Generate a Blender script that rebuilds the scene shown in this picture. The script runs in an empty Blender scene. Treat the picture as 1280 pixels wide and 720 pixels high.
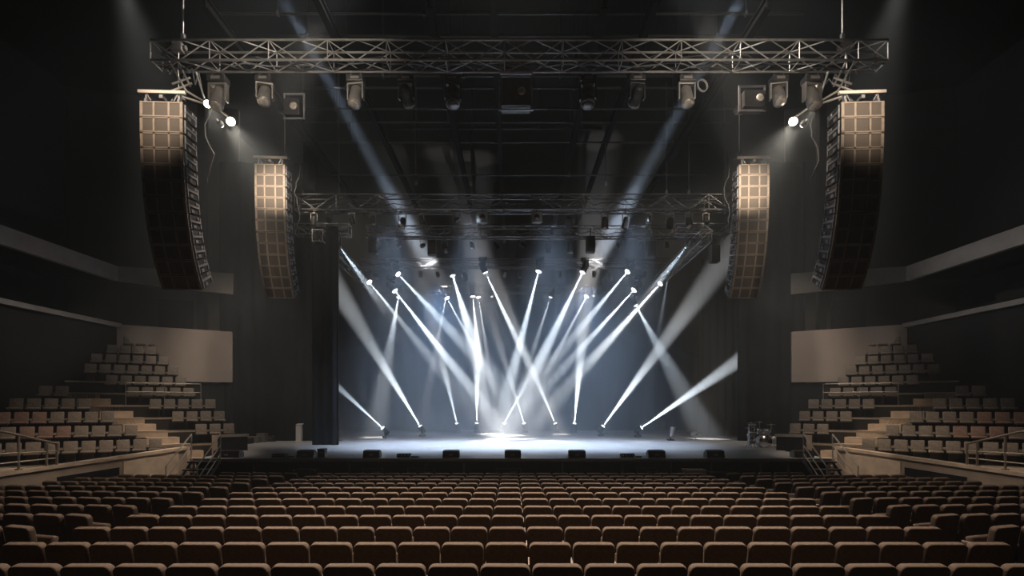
import bpy, bmesh, math, random
from mathutils import Vector, Matrix
random.seed(7)
PI = math.pi
S = bpy.context.scene
COL = S.collection
CAMZ, HOR, F = 3.15, 508.0, 640.0


def P(px, py, d):
    """world point seen at pixel (px, py) of the 1280x720 photo when it stands d metres in front of the camera"""
    return Vector(((px - 640) / F * d, d, CAMZ - (py - HOR) / F * d))


# ------------------------------------------------------------------ materials
def mat(name, col, rough=.6, metal=0., var=.0, scale=6., spec=.5, bump=0., emit=None, estr=0.):
    m = bpy.data.materials.new(name)
    m.use_nodes = True
    n = m.node_tree
    b = n.nodes['Principled BSDF']
    b.inputs['Roughness'].default_value = rough
    b.inputs['Metallic'].default_value = metal
    b.inputs['Specular IOR Level'].default_value = spec
    b.inputs['Base Color'].default_value = (*col, 1)
    if var or bump:
        tc = n.nodes.new('ShaderNodeTexCoord')
        no = n.nodes.new('ShaderNodeTexNoise')
        no.inputs['Scale'].default_value = scale
        no.inputs['Detail'].default_value = 4
        n.links.new(tc.outputs['Object'], no.inputs['Vector'])
        if var:
            r = n.nodes.new('ShaderNodeValToRGB')
            r.color_ramp.elements[0].position = .3
            r.color_ramp.elements[1].position = .7
            r.color_ramp.elements[0].color = (*[c * (1 - var) for c in col], 1)
            r.color_ramp.elements[1].color = (*[min(1, c * (1 + var)) for c in col], 1)
            n.links.new(no.outputs['Fac'], r.inputs[0])
            n.links.new(r.outputs[0], b.inputs['Base Color'])
        if bump:
            bp = n.nodes.new('ShaderNodeBump')
            bp.inputs['Strength'].default_value = bump
            bp.inputs['Distance'].default_value = .01
            n.links.new(no.outputs['Fac'], bp.inputs['Height'])
            n.links.new(bp.outputs[0], b.inputs['Normal'])
    if emit:
        b.inputs['Emission Color'].default_value = (*emit, 1)
        b.inputs['Emission Strength'].default_value = estr
        m.cycles.emission_sampling = 'NONE'
    return m


M = dict(
    floor=mat('auditorium_carpet', (.035, .028, .025), .9, var=.3, scale=3),
    black=mat('black_paint', (.012, .013, .015), .6, var=.3),
    ceiling=mat('ceiling_black', (.006, .0065, .007), .95, spec=.1),
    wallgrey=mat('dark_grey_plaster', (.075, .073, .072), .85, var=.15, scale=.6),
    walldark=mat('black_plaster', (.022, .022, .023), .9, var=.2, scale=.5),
    fascia=mat('balcony_concrete', (.30, .285, .27), .8, var=.12, scale=1.2),
    panel=mat('beige_plaster', (.50, .43, .39), .85, var=.06, scale=.8),
    concrete=mat('terrace_concrete', (.42, .34, .27), .85, var=.15, scale=2),
    riser=mat('terrace_dark', (.04, .034, .03), .9, var=.2, scale=1.5),
    stair=mat('stair_concrete', (.68, .55, .43), .85, var=.15, scale=3),
    deck=mat('stage_lino', (.62, .62, .63), .34, var=.12, scale=.8, spec=.6),
    edge=mat('stage_edge_metal', (.40, .40, .41), .4, .6),
    drape=mat('black_velvet', (.019, .021, .025), .95, var=.25, scale=1.2),
    back=mat('backdrop_cloth', (.035, .052, .085), .95, var=.25, scale=.7),
    alu=mat('dull_aluminium', (.50, .48, .45), .45, .5, var=.15, scale=5),
    alublk=mat('dark_truss_metal', (.30, .30, .31), .45, .6, var=.2, scale=5),
    pipe=mat('black_pipe', (.06, .065, .07), .5, .4),
    cable=mat('cable_rubber', (.05, .05, .05), .6),
    fix=mat('fixture_black', (.035, .035, .037), .45, var=.2, spec=.6),
    fixrim=mat('fixture_grey', (.32, .30, .28), .4, .5),
    reflect=mat('reflector_glass', (.70, .64, .56), .25, .5, var=.3, scale=14),
    seat=mat('brown_seat_fabric', (.128, .086, .062), .85, var=.18, scale=30, bump=.15),
    seatback=mat('brown_seat_shell', (.075, .050, .036), .7, var=.15, scale=12),
    arm=mat('seat_armrest', (.30, .25, .21), .5),
    metal=mat('seat_iron', (.05, .045, .042), .5, .4),
    sseat=mat('grey_stand_seat', (.25, .215, .185), .8, var=.2, scale=12),
    sseatred=mat('reddish_stand_seat', (.28, .19, .155), .8, var=.2, scale=12),
    cab=mat('speaker_black', (.016, .016, .017), .65, var=.2, scale=5),
    cabfr=mat('speaker_frame_bronze', (.25, .205, .165), .5, .2, var=.12, scale=8),
    grille=mat('speaker_grille', (.075, .061, .050), .6, .2, var=.15, scale=60),
    rig=mat('rigging_steel', (.22, .22, .23), .5, .4, var=.3, scale=10),
    bar=mat('rigging_bar', (.50, .45, .40), .5, .3),
    white=mat('white_lacquer', (.75, .74, .72), .4),
    chrome=mat('chrome', (.75, .75, .76), .22, 1.),
    shell=mat('drum_silver', (.62, .62, .64), .35, .5),
    skin=mat('drum_head', (.8, .8, .78), .5),
    brass=mat('cymbal_brass', (.65, .55, .38), .3, 1.),
    rail=mat('rail_steel', (.36, .31, .26), .45, .6),
    lens=mat('lit_lens', (.9, .95, 1), .3, emit=(.86, .93, 1), estr=14),
    lensdim=mat('lit_lens_small', (.9, .95, 1), .3, emit=(.86, .93, 1), estr=2.5),
    glass=mat('unlit_lens', (.10, .10, .11), .12, spec=.8),
    warm=mat('lit_flood_lens', (1, .95, .85), .3, emit=(1, .86, .68), estr=30),
)


# ------------------------------------------------------------------ mesh builder
class MB:
    def __init__(s):
        s.v, s.f, s.m, s.mats, s.cur, s.sm = [], [], [], [], 0, []
        s.smooth = False

    def use(s, m, smooth=False):
        m = M[m] if isinstance(m, str) else m
        if m not in s.mats:
            s.mats.append(m)
        s.cur = s.mats.index(m)
        s.smooth = smooth
        return s

    def add(s, vs, fs):
        o = len(s.v)
        s.v += [tuple(v) for v in vs]
        for f in fs:
            s.f.append([o + i for i in f])
            s.m.append(s.cur)
            s.sm.append(s.smooth)
        return s

    def box(s, c, d, R=None, bev=0.):
        x, y, z = [a / 2 for a in d]
        if bev > 0:
            bm = bmesh.new()
            bmesh.ops.create_cube(bm, size=1)
            for v in bm.verts:
                v.co = Vector((v.co.x * d[0], v.co.y * d[1], v.co.z * d[2]))
            bmesh.ops.bevel(bm, geom=bm.edges[:], offset=bev, segments=2, affect='EDGES', profile=.6)
            s.addbm(bm, Matrix.Translation(Vector(c)) @ (R.to_4x4() if R else Matrix()))
            return s
        vs = [Vector((i, j, k)) for i in (-x, x) for j in (-y, y) for k in (-z, z)]
        if R:
            vs = [R @ v for v in vs]
        c = Vector(c)
        return s.add([v + c for v in vs], [(0, 1, 3, 2), (4, 6, 7, 5), (0, 4, 5, 1), (2, 3, 7, 6), (0, 2, 6, 4), (1, 5, 7, 3)])

    def addbm(s, bm, T=None):
        if T is not None:
            bm.transform(T)
        bm.verts.index_update()
        s.add([v.co.copy() for v in bm.verts], [[v.index for v in f.verts] for f in bm.faces])
        bm.free()
        return s

    def tube(s, p, q, r, seg=6, r2=None):
        p, q = Vector(p), Vector(q)
        d = q - p
        if d.length < 1e-6:
            return s
        R = d.to_track_quat('Z', 'Y').to_matrix()
        r2 = r if r2 is None else r2
        vs = []
        for k, (o, rr) in enumerate(((p, r), (q, r2))):
            for i in range(seg):
                a = 2 * PI * i / seg
                vs.append(o + R @ Vector((rr * math.cos(a), rr * math.sin(a), 0)))
        fs = [(i, (i + 1) % seg, seg + (i + 1) % seg, seg + i) for i in range(seg)]
        fs += [tuple(range(seg))[::-1], tuple(range(seg, 2 * seg))]
        return s.add(vs, fs)

    def path(s, pts, r, seg=6):
        for a, b in zip(pts, pts[1:]):
            s.tube(a, b, r, seg)
        return s

    def lathe(s, prof, seg=20, c=(0, 0, 0), R=None, close=True):
        """prof: list of (radius, z)"""
        c = Vector(c)
        vs, fs = [], []
        for r, z in prof:
            for i in range(seg):
                a = 2 * PI * i / seg
                v = Vector((r * math.cos(a), r * math.sin(a), z))
                vs.append((R @ v if R else v) + c)
        for k in range(len(prof) - 1):
            for i in range(seg):
                j = (i + 1) % seg
                fs.append((k * seg + i, k * seg + j, (k + 1) * seg + j, (k + 1) * seg + i))
        if close:
            fs += [tuple(range(seg))[::-1], tuple(range((len(prof) - 1) * seg, len(prof) * seg))]
        return s.add(vs, fs)

    def prism(s, poly, z0, z1):
        """poly: plan points (x, y); z0/z1: numbers, or lists per vertex"""
        n = len(poly)
        a = z0 if isinstance(z0, (list, tuple)) else [z0] * n
        b = z1 if isinstance(z1, (list, tuple)) else [z1] * n
        vs = [(p[0], p[1], a[i]) for i, p in enumerate(poly)] + [(p[0], p[1], b[i]) for i, p in enumerate(poly)]
        fs = [tuple(range(n))[::-1], tuple(range(n, 2 * n))] + [(i, (i + 1) % n, n + (i + 1) % n, n + i) for i in range(n)]
        return s.add(vs, fs)

    def mesh(s, name):
        me = bpy.data.meshes.new(name)
        me.from_pydata(s.v, [], s.f)
        for m in s.mats:
            me.materials.append(m)
        me.polygons.foreach_set('material_index', s.m)
        me.polygons.foreach_set('use_smooth', s.sm)
        bm = bmesh.new()
        bm.from_mesh(me)
        bmesh.ops.recalc_face_normals(bm, faces=bm.faces)
        bm.to_mesh(me)
        bm.free()
        me.update()
        return me


def link(name, me, parent=None, loc=None, rot=None, scale=None):
    o = bpy.data.objects.new(name, me)
    COL.objects.link(o)
    if parent is not None:
        o.parent = parent
    if loc is not None:
        o.location = loc
    if rot is not None:
        o.rotation_euler = rot
    if scale is not None:
        o.scale = scale
    return o


def part(name, mb, parent, **k):
    return link(name, mb.mesh(name), parent, **k)


def tag(o, label, cat, group=None):
    o['label'] = label
    o['category'] = cat
    if group:
        o['group'] = group
    return o


def thing(name, label, cat, loc=(0, 0, 0), rz=0., group=None):
    o = bpy.data.objects.new(name, None)
    o.empty_display_size = .2
    COL.objects.link(o)
    o.location = loc
    o.rotation_euler = (0, 0, rz)
    return tag(o, label, cat, group)


def struct(name, mb):
    o = part(name, mb, None)
    o['kind'] = 'structure'
    return o


ORD = ['zeroth', 'first', 'second', 'third', 'fourth', 'fifth', 'sixth', 'seventh', 'eighth', 'ninth', 'tenth', 'eleventh', 'twelfth',
       'thirteenth', 'fourteenth', 'fifteenth', 'sixteenth', 'seventeenth', 'eighteenth', 'nineteenth', 'twentieth']
SIDE = {-1: 'left', 1: 'right'}
STAGE_Z, FRONT = 1.27, 18.5
AX, AY, BX, BY = 20.4, 26.5, 15.2, 27.9


def fz(y):
    return max(0., .0453 * (17 - y))


# ------------------------------------------------------------------ camera
cam = bpy.data.cameras.new('camera')
cam.lens, cam.sensor_width = 18, 36
cam.shift_y = (HOR - 360) / 1280
cam.clip_end = 200
co = link('camera', cam, loc=(0, 0, CAMZ), rot=(PI / 2, 0, 0))
S.camera = co

# ------------------------------------------------------------------ the hall
mb = MB().use('floor')
ys = [-4, 17, 42]
for xa, xb in ((-24, -11), (-11, -7), (-7, 7), (7, 11), (11, 24)):
    for y0, y1 in zip(ys, ys[1:]):
        zz = lambda x, y: fz(y)
        poly = [(xa, y0), (xb, y0), (xb, y1), (xa, y1)]
        mb.prism(poly, -.4, [zz(*p) for p in poly])
struct('floor', mb)
struct('ceiling', MB().use('ceiling').box((0, 19, 20.2), (50, 48, .4)))
struct('wall_back', MB().use('walldark').box((0, 41.3, 10), (40, .4, 20)))
for s in (-1, 1):
    mb = MB().use('walldark')
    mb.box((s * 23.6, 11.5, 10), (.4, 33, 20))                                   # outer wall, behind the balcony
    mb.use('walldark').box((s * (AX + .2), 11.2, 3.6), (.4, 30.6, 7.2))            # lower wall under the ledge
    for k in range(6):                                                          # pilasters of the recess
        mb.box((s * 23.2, 2 + k * 4.3, 8.4), (.5, 1.1 + .5 * (k % 2), 2.4))
    struct('wall_' + SIDE[s], mb)
    # the facing wall between the corner and the stage
    d = Vector((BX - AX, BY - AY)).normalized()
    n = Vector((-d.y, d.x)) if -d.y * 0 + d.x * 1 > 0 else Vector((d.y, -d.x))

    def seg(a, b, t, z0a, z0b, z1a, z1b):
        """a wall slab along A-B from fraction a to b, t = (set-back near, far)"""
        A, B = Vector((AX, AY)), Vector((BX, BY))
        nn = Vector((-(B - A).y, (B - A).x)).normalized()
        if nn.y < 0:
            nn = -nn
        p, q = A.lerp(B, a), A.lerp(B, b)
        pl = [p + nn * t[0], q + nn * t[0], q + nn * t[1], p + nn * t[1]]
        return [(s * v.x, v.y) for v in pl], [z0a, z0b, z0b, z0a], [z1a, z1b, z1b, z1a]
    mb = MB().use('wallgrey').prism(*seg(-.62, 1, (1.2, 1.5), 0, 0, 20, 20))
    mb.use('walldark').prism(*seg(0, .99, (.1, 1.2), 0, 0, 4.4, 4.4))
    mb.use('walldark').prism(*seg(.27, .57, (1.05, 1.25), 7.2, 7.2, 9.0, 9.0))      # dark doorway in the recess
    struct('wall_%s_facing' % SIDE[s], mb)
    struct('trim_%d' % (1 if s < 0 else 2), MB().use('panel').prism(*seg(0, 1, (-.12, 1.2), 4.46, 4.46, 7.38, 7.2)))
    b = thing('balcony', 'pale balcony front running along the %s wall to the stage' % SIDE[s], 'balcony', (s * AX, 14, 9.6))
    off = Vector((-s * AX, -14, -9.6))

    def shift(m):
        m.v = [tuple(Vector(v) + off) for v in m.v]
        return m
    part('fascia', shift(MB().use('fascia').box((s * (AX + .12), 11.3, 10.02), (.24, 30.4, .76))), b)
    m2 = MB().use('fascia').prism(*seg(0, 1, (0, .24), 9.64, 9.25, 10.4, 10.4))
    part('fascia', shift(m2), b)
    part('floor_slab', shift(MB().use('walldark').box((s * (AX + 1.7), 11.3, 9.85), (2.9, 30.4, .3))
                             .prism(*seg(0, 1, (.24, 1.3), 9.64, 9.4, 9.9, 9.9))), b)
    part('ledge', shift(MB().use('fascia').box((s * (AX + .05), 11.3, 7.33), (.5, 30.4, .22))), b)
    struct('wall_stage_' + SIDE[s], MB().use('walldark').box((s * 17.2, 34.8, 10), (.4, 13, 20)))

# ------------------------------------------------------------------ stage
st = thing('stage', 'wide concert stage with black front and pale glossy floor', 'stage', (0, FRONT, 0))
so = Vector((0, -FRONT, 0))
half = [(11.5, FRONT), (11.5, 21.7), (14.4, 24.0), (14.8, 27.5), (14.9, 41)]
poly = half + [(-x, y) for x, y in half[::-1]]
poly = [(x, y - FRONT) for x, y in poly]
part('deck', MB().use('deck').prism(poly, STAGE_Z - .12, STAGE_Z), st)
inner = [(x * .995, max(y, .06)) for x, y in poly]
part('front_panel', MB().use('black').prism(inner, .0, STAGE_Z - .12), st)
part('edge_strip', MB().use('edge').box((0, -.02, STAGE_Z - .04), (23.0, .04, .075)), st)
for px in (243, 318, 438, 533, 580, 703, 778, 838, 888, 951, 985, 1036):
    part('support_post', MB().use('rig').box(((px - 640) / F * 18.5, -.03, .56), (.07, .05, 1.1)), st)
for px, w in ((527, 34), (636, 30), (466, 26), (808, 24)):
    x, hw = (px - 640) / F * 18.5, w / F * 18.5 / 2
    m2 = MB().use('rig')
    for dx in (-hw, hw):
        m2.box((x + dx, -.02, .72), (.03, .03, .42))
    for z in (.52, .92):
        m2.box((x, -.02, z), (hw * 2, .03, .03))
    m2.use('fix').box((x, .0, .72), (hw * 2, .03, .4))
    m2.use('rig').box((x + hw * .4, -.03, .72), (.22, .05, .16)).box((x - hw * .5, -.03, .66), (.12, .05, .12))
    part('access_panel', m2, st)


def curtain(name, label, cat, x0, x1, y, z0, z1, m, amp=.13, wl=.55, seed=0, group=None):
    rnd = random.Random(seed)
    t = link(name, None)
    n = max(8, int(abs(x1 - x0) / wl * 8))
    me = MB().use(m, True)
    front, backv = [], []
    ph = rnd.random() * 6
    for i in range(n + 1):
        u = i / n
        x = x0 + (x1 - x0) * u
        dy = amp * math.sin(2 * PI * abs(x - x0) / wl + ph) * (.7 + .3 * math.sin(x * 1.7 + ph)) + .06 * math.sin(x * 2.3 + ph * 2)
        front.append((x, dy))
    nz = 6
    vs, fs = [], []
    for side in (0, 1):
        for k in range(nz + 1):
            z = z0 + (z1 - z0) * k / nz
            f = 1 - .35 * k / nz
            for x, dy in front:
                vs.append((x, dy * f + (.03 if side else 0), z))
    w = n + 1
    L = w * (nz + 1)
    for k in range(nz):
        for i in range(n):
            a = k * w + i
            fs.append((a, a + 1, a + w + 1, a + w))
            fs.append((L + a, L + a + w, L + a + w + 1, L + a + 1))
        fs.append((k * w, (k + 1) * w, L + (k + 1) * w, L + k * w))
        fs.append((k * w + n, L + k * w + n, L + (k + 1) * w + n, (k + 1) * w + n))
    for i in range(n):
        fs.append((i, L + i, L + i + 1, i + 1))
        a = nz * w + i
        fs.append((a, a + 1, L + a + 1, L + a))
    me.add(vs, fs)
    bpy.data.objects.remove(t)
    o = link(name, me.mesh(name), loc=(0, y, 0))
    return tag(o, label, cat, group)


curtain('backdrop_curtain', 'dark blue grey backdrop cloth hanging across the rear of the stage', 'backdrop', -16.4, 16.4, 40.3, STAGE_Z, 17.5, 'back', wl=.9, seed=3)
for s in (-1, 1):
    w = SIDE[s]
    curtain('stage_drape', 'broad black drape between the %s balcony wall and the stage opening' % w, 'drape', s * 16.0, -10.7 if s < 0 else 12.4, 28.0, STAGE_Z, 16.5, 'drape', seed=5 + s, wl=.8)
    if s < 0:
        curtain('leg_curtain', 'narrow black leg curtain standing forward on the left of the stage', 'curtain', -9.75, -8.45, 24.9, STAGE_Z, 11.9, 'drape', seed=8 + s, wl=.42)
    curtain('leg_curtain', 'black leg curtain second from the audience on the %s stage side' % w, 'curtain', s * 14.6, -11.0 if s < 0 else 12.1, 32.6, STAGE_Z, 12.5, 'drape', seed=11 + s, wl=.5)
    curtain('leg_curtain', 'rearmost black leg curtain near the backdrop on the %s stage side' % w, 'curtain', s * 16.0, s * 13.4, 37.0, STAGE_Z, 12.8, 'drape', seed=15 + s, wl=.5)

# ------------------------------------------------------------------ auditorium seats
def backmesh():
    bm = bmesh.new()
    w, h, r = .262, .60, .07
    pts = [(-w + .012, 0), (w - .012, 0)]
    for c, a0 in (((w - r, h - r), 0), ((-w + r, h - r), PI / 2)):
        for i in range(6):
            a = a0 + PI / 2 * i / 5
            pts.append((c[0] + r * math.cos(a), c[1] + r * math.sin(a)))
    vs = [bm.verts.new((x, -.05, z)) for x, z in pts]
    f = bm.faces.new(vs)
    ex = bmesh.ops.extrude_face_region(bm, geom=[f])
    for v in ex['geom']:
        if isinstance(v, bmesh.types.BMVert):
            v.co.y += .10
    ed = [e for e in bm.edges if abs(e.verts[0].co.y - e.verts[1].co.y) < 1e-5]
    bmesh.ops.bevel(bm, geom=ed, offset=.02, segments=3, affect='EDGES', profile=.5)
    return bm


def seat_parts():
    out = []
    T = Matrix.Translation((0, -.02, .37)) @ Matrix.Rotation(math.radians(9), 4, 'X')
    b = MB().use('seat', True).addbm(backmesh(), T)
    out.append(('backrest', b))
    shell = MB().use('seatback').box((0, -.055, .62), (.40, .02, .36), Matrix.Rotation(math.radians(9), 3, 'X'), .008)
    pan = MB().use('seat', True).box((0, .19, .55), (.46, .11, .40), Matrix.Rotation(math.radians(-14), 3, 'X'), .04)
    out.append(('seat_pan', pan))
    for s in (-1, 1):
        a = MB().use('arm').box((s * .256, .13, .645), (.034, .34, .045), None, .01)
        a.use('metal').box((s * .256, .08, .47), (.026, .20, .34))
        out.append(('armrest', a))
        out.append(('leg', MB().use('metal').box((s * .254, .04, .17), (.035, .07, .34)).box((s * .25, .06, .015), (.04, .3, .03), None, .008)))
    return [(n, m, m.mesh(n)) for n, m in out], shell


SP, SHELL = seat_parts()
SHELLME = SHELL.mesh('back_shell')
one = MB()
for n, m, me in SP:
    for f, mi, sm in zip(m.f, m.m, m.sm):
        pass
    off = len(one.v)
    one.v += m.v
    for f, mi, sm in zip(m.f, m.m, m.sm):
        one.use(m.mats[mi], sm)
        one.f.append([i + off for i in f])
        one.m.append(one.cur)
        one.sm.append(sm)
ONE = one.mesh('auditorium_seat')

ROWS = [16.83 - 1.03 * i for i in range(12)]           # row 1 stands nearest the stage
plan = []                                               # (distance, location, rz, label, row, group)
for r, d in enumerate(ROWS, 1):
    for i in range(-11, 12):
        x = -.07 + .55 * i
        if abs(x) > d + .25:
            continue
        if i == 0:
            where = 'the middle seat'
        else:
            where = '%s seat %s of the middle' % (ORD[abs(i)], SIDE[-1 if i < 0 else 1])
        lab = 'brown tip-up seat, %s row back from the stage, %s' % (ORD[r], where)
        plan.append((d, (x, d, fz(d)), 0., lab, r, 'brown seats of the centre block'))
    for s in (-1, 1):
        for j in range(14):
            x = 7.25 + .545 * j
            y = d + .1 + .04 * j
            if x > y + .2 or x > 12 + .407 * (18.9 - y) - .75 or (y > 16.5 and x > 9.9):
                continue
            z = fz(y)
            lab = 'brown seat in %s side block, %s row from the stage, %s' % (SIDE[s], ORD[r], 'on the aisle' if j == 0 else '%s from the aisle' % ORD[j + 1])
            plan.append((math.hypot(x, y), (s * x, y, z), s * math.radians(15 if j == 0 else 9), lab, r, 'brown seats of the %s side block' % SIDE[s]))
plan.sort(key=lambda p: p[0])
rest = MB()
for k, (dist, loc, rz, lab, r, grp) in enumerate(plan):
    rz += random.uniform(-.02, .02)
    if k < 310:
        if r >= 7:
            t = thing('auditorium_seat', lab, 'theatre seat', loc, rz, grp)
            for n, m, me in SP[:3]:
                link(n, me, t)
        else:
            t = thing('auditorium_seat', lab, 'theatre seat', loc, rz, grp)
            for n, m, me in SP:
                p = link(n, me, t)
                if n == 'backrest':
                    link('back_shell', SHELLME, p)
    else:
        T = Matrix.Translation(loc) @ Matrix.Rotation(rz, 4, 'Z')
        off = len(rest.v)
        rest.v += [tuple(T @ Vector(v)) for v in one.v]
        for f, mi, sm in zip(one.f, one.m, one.sm):
            rest.use(one.mats[mi], sm)
            rest.f.append([i + off for i in f])
            rest.m.append(rest.cur)
            rest.sm.append(sm)
if rest.v:
    o = part('far_seating', rest, None)
    o['kind'] = 'stuff'
    tag(o, 'farthest brown seats in the rows just before the stage', 'seating')
print('seats', len(plan))

# ------------------------------------------------------------------ side terraces
U = Vector((-.845, -.535))         # along a row, away from the stage (left side)
N = Vector((-.535, .845))            # uphill
O = Vector((-11.6, 22.0))
RISE, TREAD, Z0, NR = .55, .855, 1.0, 10


def TP(s, k, t):
    v = O + N * (TREAD * k) + U * t
    return (-s * v.x, v.y) if s > 0 else (v.x, v.y)


def tmax(k):
    lim = 0.
    t = 0.
    while True:
        v = O + N * (TREAD * (k + 1)) + U * t
        if v.x < -20.3 or -v.x > v.y + 1.2 or t > 11:
            return t
        t += .1


stair_t = lambda k: 1.55 + .86 * k
tend = lambda k: -.35 + .4 * k
SW = 1.15


def sseat(m):
    q = MB().use(m, True).box((0, -.05, .60), (.43, .09, .44), Matrix.Rotation(math.radians(10), 3, 'X'), .04)
    p = MB().use(m, True).box((0, .15, .40), (.43, .40, .09), Matrix.Rotation(math.radians(4), 3, 'X'), .035)
    l = MB().use('metal').box((0, .02, .19), (.30, .10, .36)).box((0, .02, .01), (.38, .3, .02))
    q2 = MB()
    return [('backrest', q.mesh('backrest')), ('seat_pan', p.mesh('seat_pan')), ('pedestal', l.mesh('pedestal'))]


SSEAT = sseat('sseat')
SSEATR = sseat('sseatred')
nst = 0
for s in (-1, 1):
    w = SIDE[s]
    tr = thing('seating_terrace', 'stepped dark seating terrace rising to the %s wall' % w, 'terrace', (s * 11.6, 22, 0))
    off = Vector((-s * 11.6, -22, 0))

    def sh(m):
        m.v = [tuple(Vector(v) + off) for v in m.v]
        return m
    for k in range(NR):
        tm = tmax(k)
        z = Z0 + RISE * k
        q = MB().use('riser').prism([TP(s, k, tend(k)), TP(s, k, tm), TP(s, k + 1.02, tm), TP(s, k + 1.02, tend(k))], 0 if k == 0 else z - RISE - .3, z)
        # pale nosing along the lip
        q.use('concrete').prism([TP(s, k - .012, tend(k)), TP(s, k - .012, tm), TP(s, k + .07, tm), TP(s, k + .07, tend(k))], z - .07, z + .012)
        part('step', sh(q), tr)
    z = Z0 + RISE * NR
    sa = thing('aisle_stair', 'pale concrete stair climbing the %s terrace' % w, 'stair', (s * 12.5, 20.6, Z0))
    off = Vector((-s * 12.5, -20.6, -Z0))
    for k in range(NR):
        if stair_t(k) + SW / 2 + .3 > tmax(k):
            break
        for h in (0, 1):
            kk = k - .5 + .5 * h if k else (0 - .5 + .5 * h)
            t0 = stair_t(k) + .43 * (h - 1)
            zz = Z0 + RISE * k - (RISE / 2 if h == 0 else 0) + .02
            part('step', sh(MB().use('stair').prism([TP(s, kk, t0 - SW / 2), TP(s, kk, t0 + SW / 2), TP(s, kk + .56, t0 + SW / 2 + .2), TP(s, kk + .56, t0 - SW / 2 + .2)], zz - .30, zz)), sa)
    fdir = Vector((-N.x * (1 if s < 0 else -1), -N.y))       # facing downhill
    rz = math.atan2(-fdir.x, fdir.y)
    for k in range(NR):
        tm = tmax(k)
        if stair_t(k) + SW > tm:
            tm = max(tm, 0)
        for sec in (0, 1):                                        # 0: stage end, 1: towards the camera
            t = min(stair_t(k) - SW / 2 - .36, tm - .35) if sec == 0 else (stair_t(k) + SW / 2 + .95)
            j = 0
            while tend(k) + .2 < t < tm - .2:
                j += 1
                x, y = TP(s, k + .62, t)
                if abs(x) < y + .35 and abs(x) < 20.0:
                    red = (sec == 1 and k in (1, 2) and j in (5, 6, 7)) or (sec == 1 and k == 0 and j in (11, 12))
                    lab = '%s seat on the %s terrace, row %s, %s from stair on its %s side' % (
                        'reddish' if red else 'grey', w, ['one', 'two', 'three', 'four', 'five', 'six', 'seven', 'eight', 'nine', 'ten'][k], ORD[j], 'stage' if sec == 0 else 'outer')
                    t_ = thing('stadium_seat', lab, 'stand seat', (x, y, Z0 + RISE * k + .012), rz + random.uniform(-.04, .04), 'grey seats on the %s terrace' % w)
                    for n, me in (SSEATR if red else SSEAT):
                        link(n, me, t_)
                    nst += 1
                t += -.53 if sec == 0 else .53
    # low front wall of the terrace, pale cap
    W0, W1 = Vector((-12.0, 18.9)), Vector((-15.0, 11.53))
    wd = (W1 - W0).normalized()
    wn = Vector((wd.y, -wd.x))                                     # towards the terrace
    if wn.x > 0:
        wn = -wn

    def WP(t, o=0.):
        v = W0 + wd * t + wn * o
        return (-s * v.x, v.y) if s > 0 else (v.x, v.y)
    WL = (W1 - W0).length
    wz = lambda t: 1.66 - .062 * t

    def wprism(m, ta, tb, oa, ob, za, zb):
        """za, zb: functions of t"""
        pl = [WP(ta, oa), WP(tb, oa), WP(tb, ob), WP(ta, ob)]
        tt = [ta, tb, tb, ta]
        return m.prism(pl, [za(t) for t in tt], [zb(t) for t in tt])
    pw = thing('parapet', 'low beige parapet with a dark slot before the %s terrace' % w, 'parapet', (s * 13, 16, 0))
    off = Vector((-s * 13, -16, 0))
    zero = lambda t: 0.
    part('wall_panel', sh(wprism(MB().use('concrete'), 0, WL, 0, .2, zero, lambda t: wz(t) - .08)), pw)
    part('cap', sh(wprism(MB().use('stair'), -.05, WL, -.05, .28, lambda t: wz(t) - .10, wz)), pw)
    part('slot', sh(wprism(MB().use('black'), 2.3, 4.0, -.02, .05, lambda t: wz(t) - .62, lambda t: wz(t) - .36)), pw)
    part('door_panel', sh(wprism(MB().use('stair'), .35, 2.2, -.07, .05, zero, lambda t: wz(t) - .2)), pw)
    part('walkway', sh(MB().use('concrete').prism([WP(0, .2), WP(WL, .2), TP(s, -.02, tmax(0)), TP(s, -.02, 1.9)], 0, .98)), pw)
    # short wall beside the stage, pale cap sloping down towards the stair
    sw = thing('box_wall', 'dark box wall with a pale cap between the %s terrace and stage' % w, 'wall', (s * 11.6, 21.5, 0))
    off = Vector((-s * 11.6, -21.5, 0))
    a0, a1, b0, b1 = TP(s, -.22, -.2), TP(s, -.22, .9), TP(s, -.06, .9), TP(s, -.06, -.2)
    part('panel', sh(MB().use('black').prism([a0, a1, b0, b1], 0, 1.86)), sw)
    c0, c1, e0, e1 = TP(s, -.27, -.25), TP(s, -.27, .92), TP(s, -.01, .92), TP(s, -.01, -.25)
    part('cap', sh(MB().use('fascia').prism([c0, c1, e0, e1], 1.86, 1.97)), sw)
    part('end_post', sh(MB().use('concrete').prism([TP(s, -.27, .92), TP(s, -.27, 1.12), TP(s, -.03, 1.12), TP(s, -.03, .92)], 0, 1.95)), sw)
    # walkway handrail
    hr = thing('handrail', 'steel handrail with posts on the low parapet at the %s' % w, 'railing', (*WP(5, .1), wz(5)))
    h0 = Vector((*WP(5, .1), wz(5)))

    def HP(t, h):
        return Vector((*WP(t, .1), wz(t) + h)) - h0
    part('top_rail', MB().use('rail').path([HP(6.6, 1.35), HP(5.2, 1.12), HP(3.95, .62), HP(3.95, .0)], .035), hr)
    part('lower_rail', MB().use('rail').path([HP(6.6, .62), HP(3.95, .40)], .028), hr)
    part('lower_rail', MB().use('rail').path([HP(6.6, .28), HP(3.95, .2)], .022), hr)
    for t, h in ((6.3, 1.3), (4.85, .98), (4.2, .72)):
        part('post', MB().use('rail').tube(HP(t, 0), HP(t, h), .032, 8).box(HP(t, .015), (.12, .12, .03)), hr)
    # terrace guard rail in the upper rows
    gr = thing('guard_rail', 'thin guard rail partway up the %s terrace beside the stair' % w, 'railing', (0, 0, 0))
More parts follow.
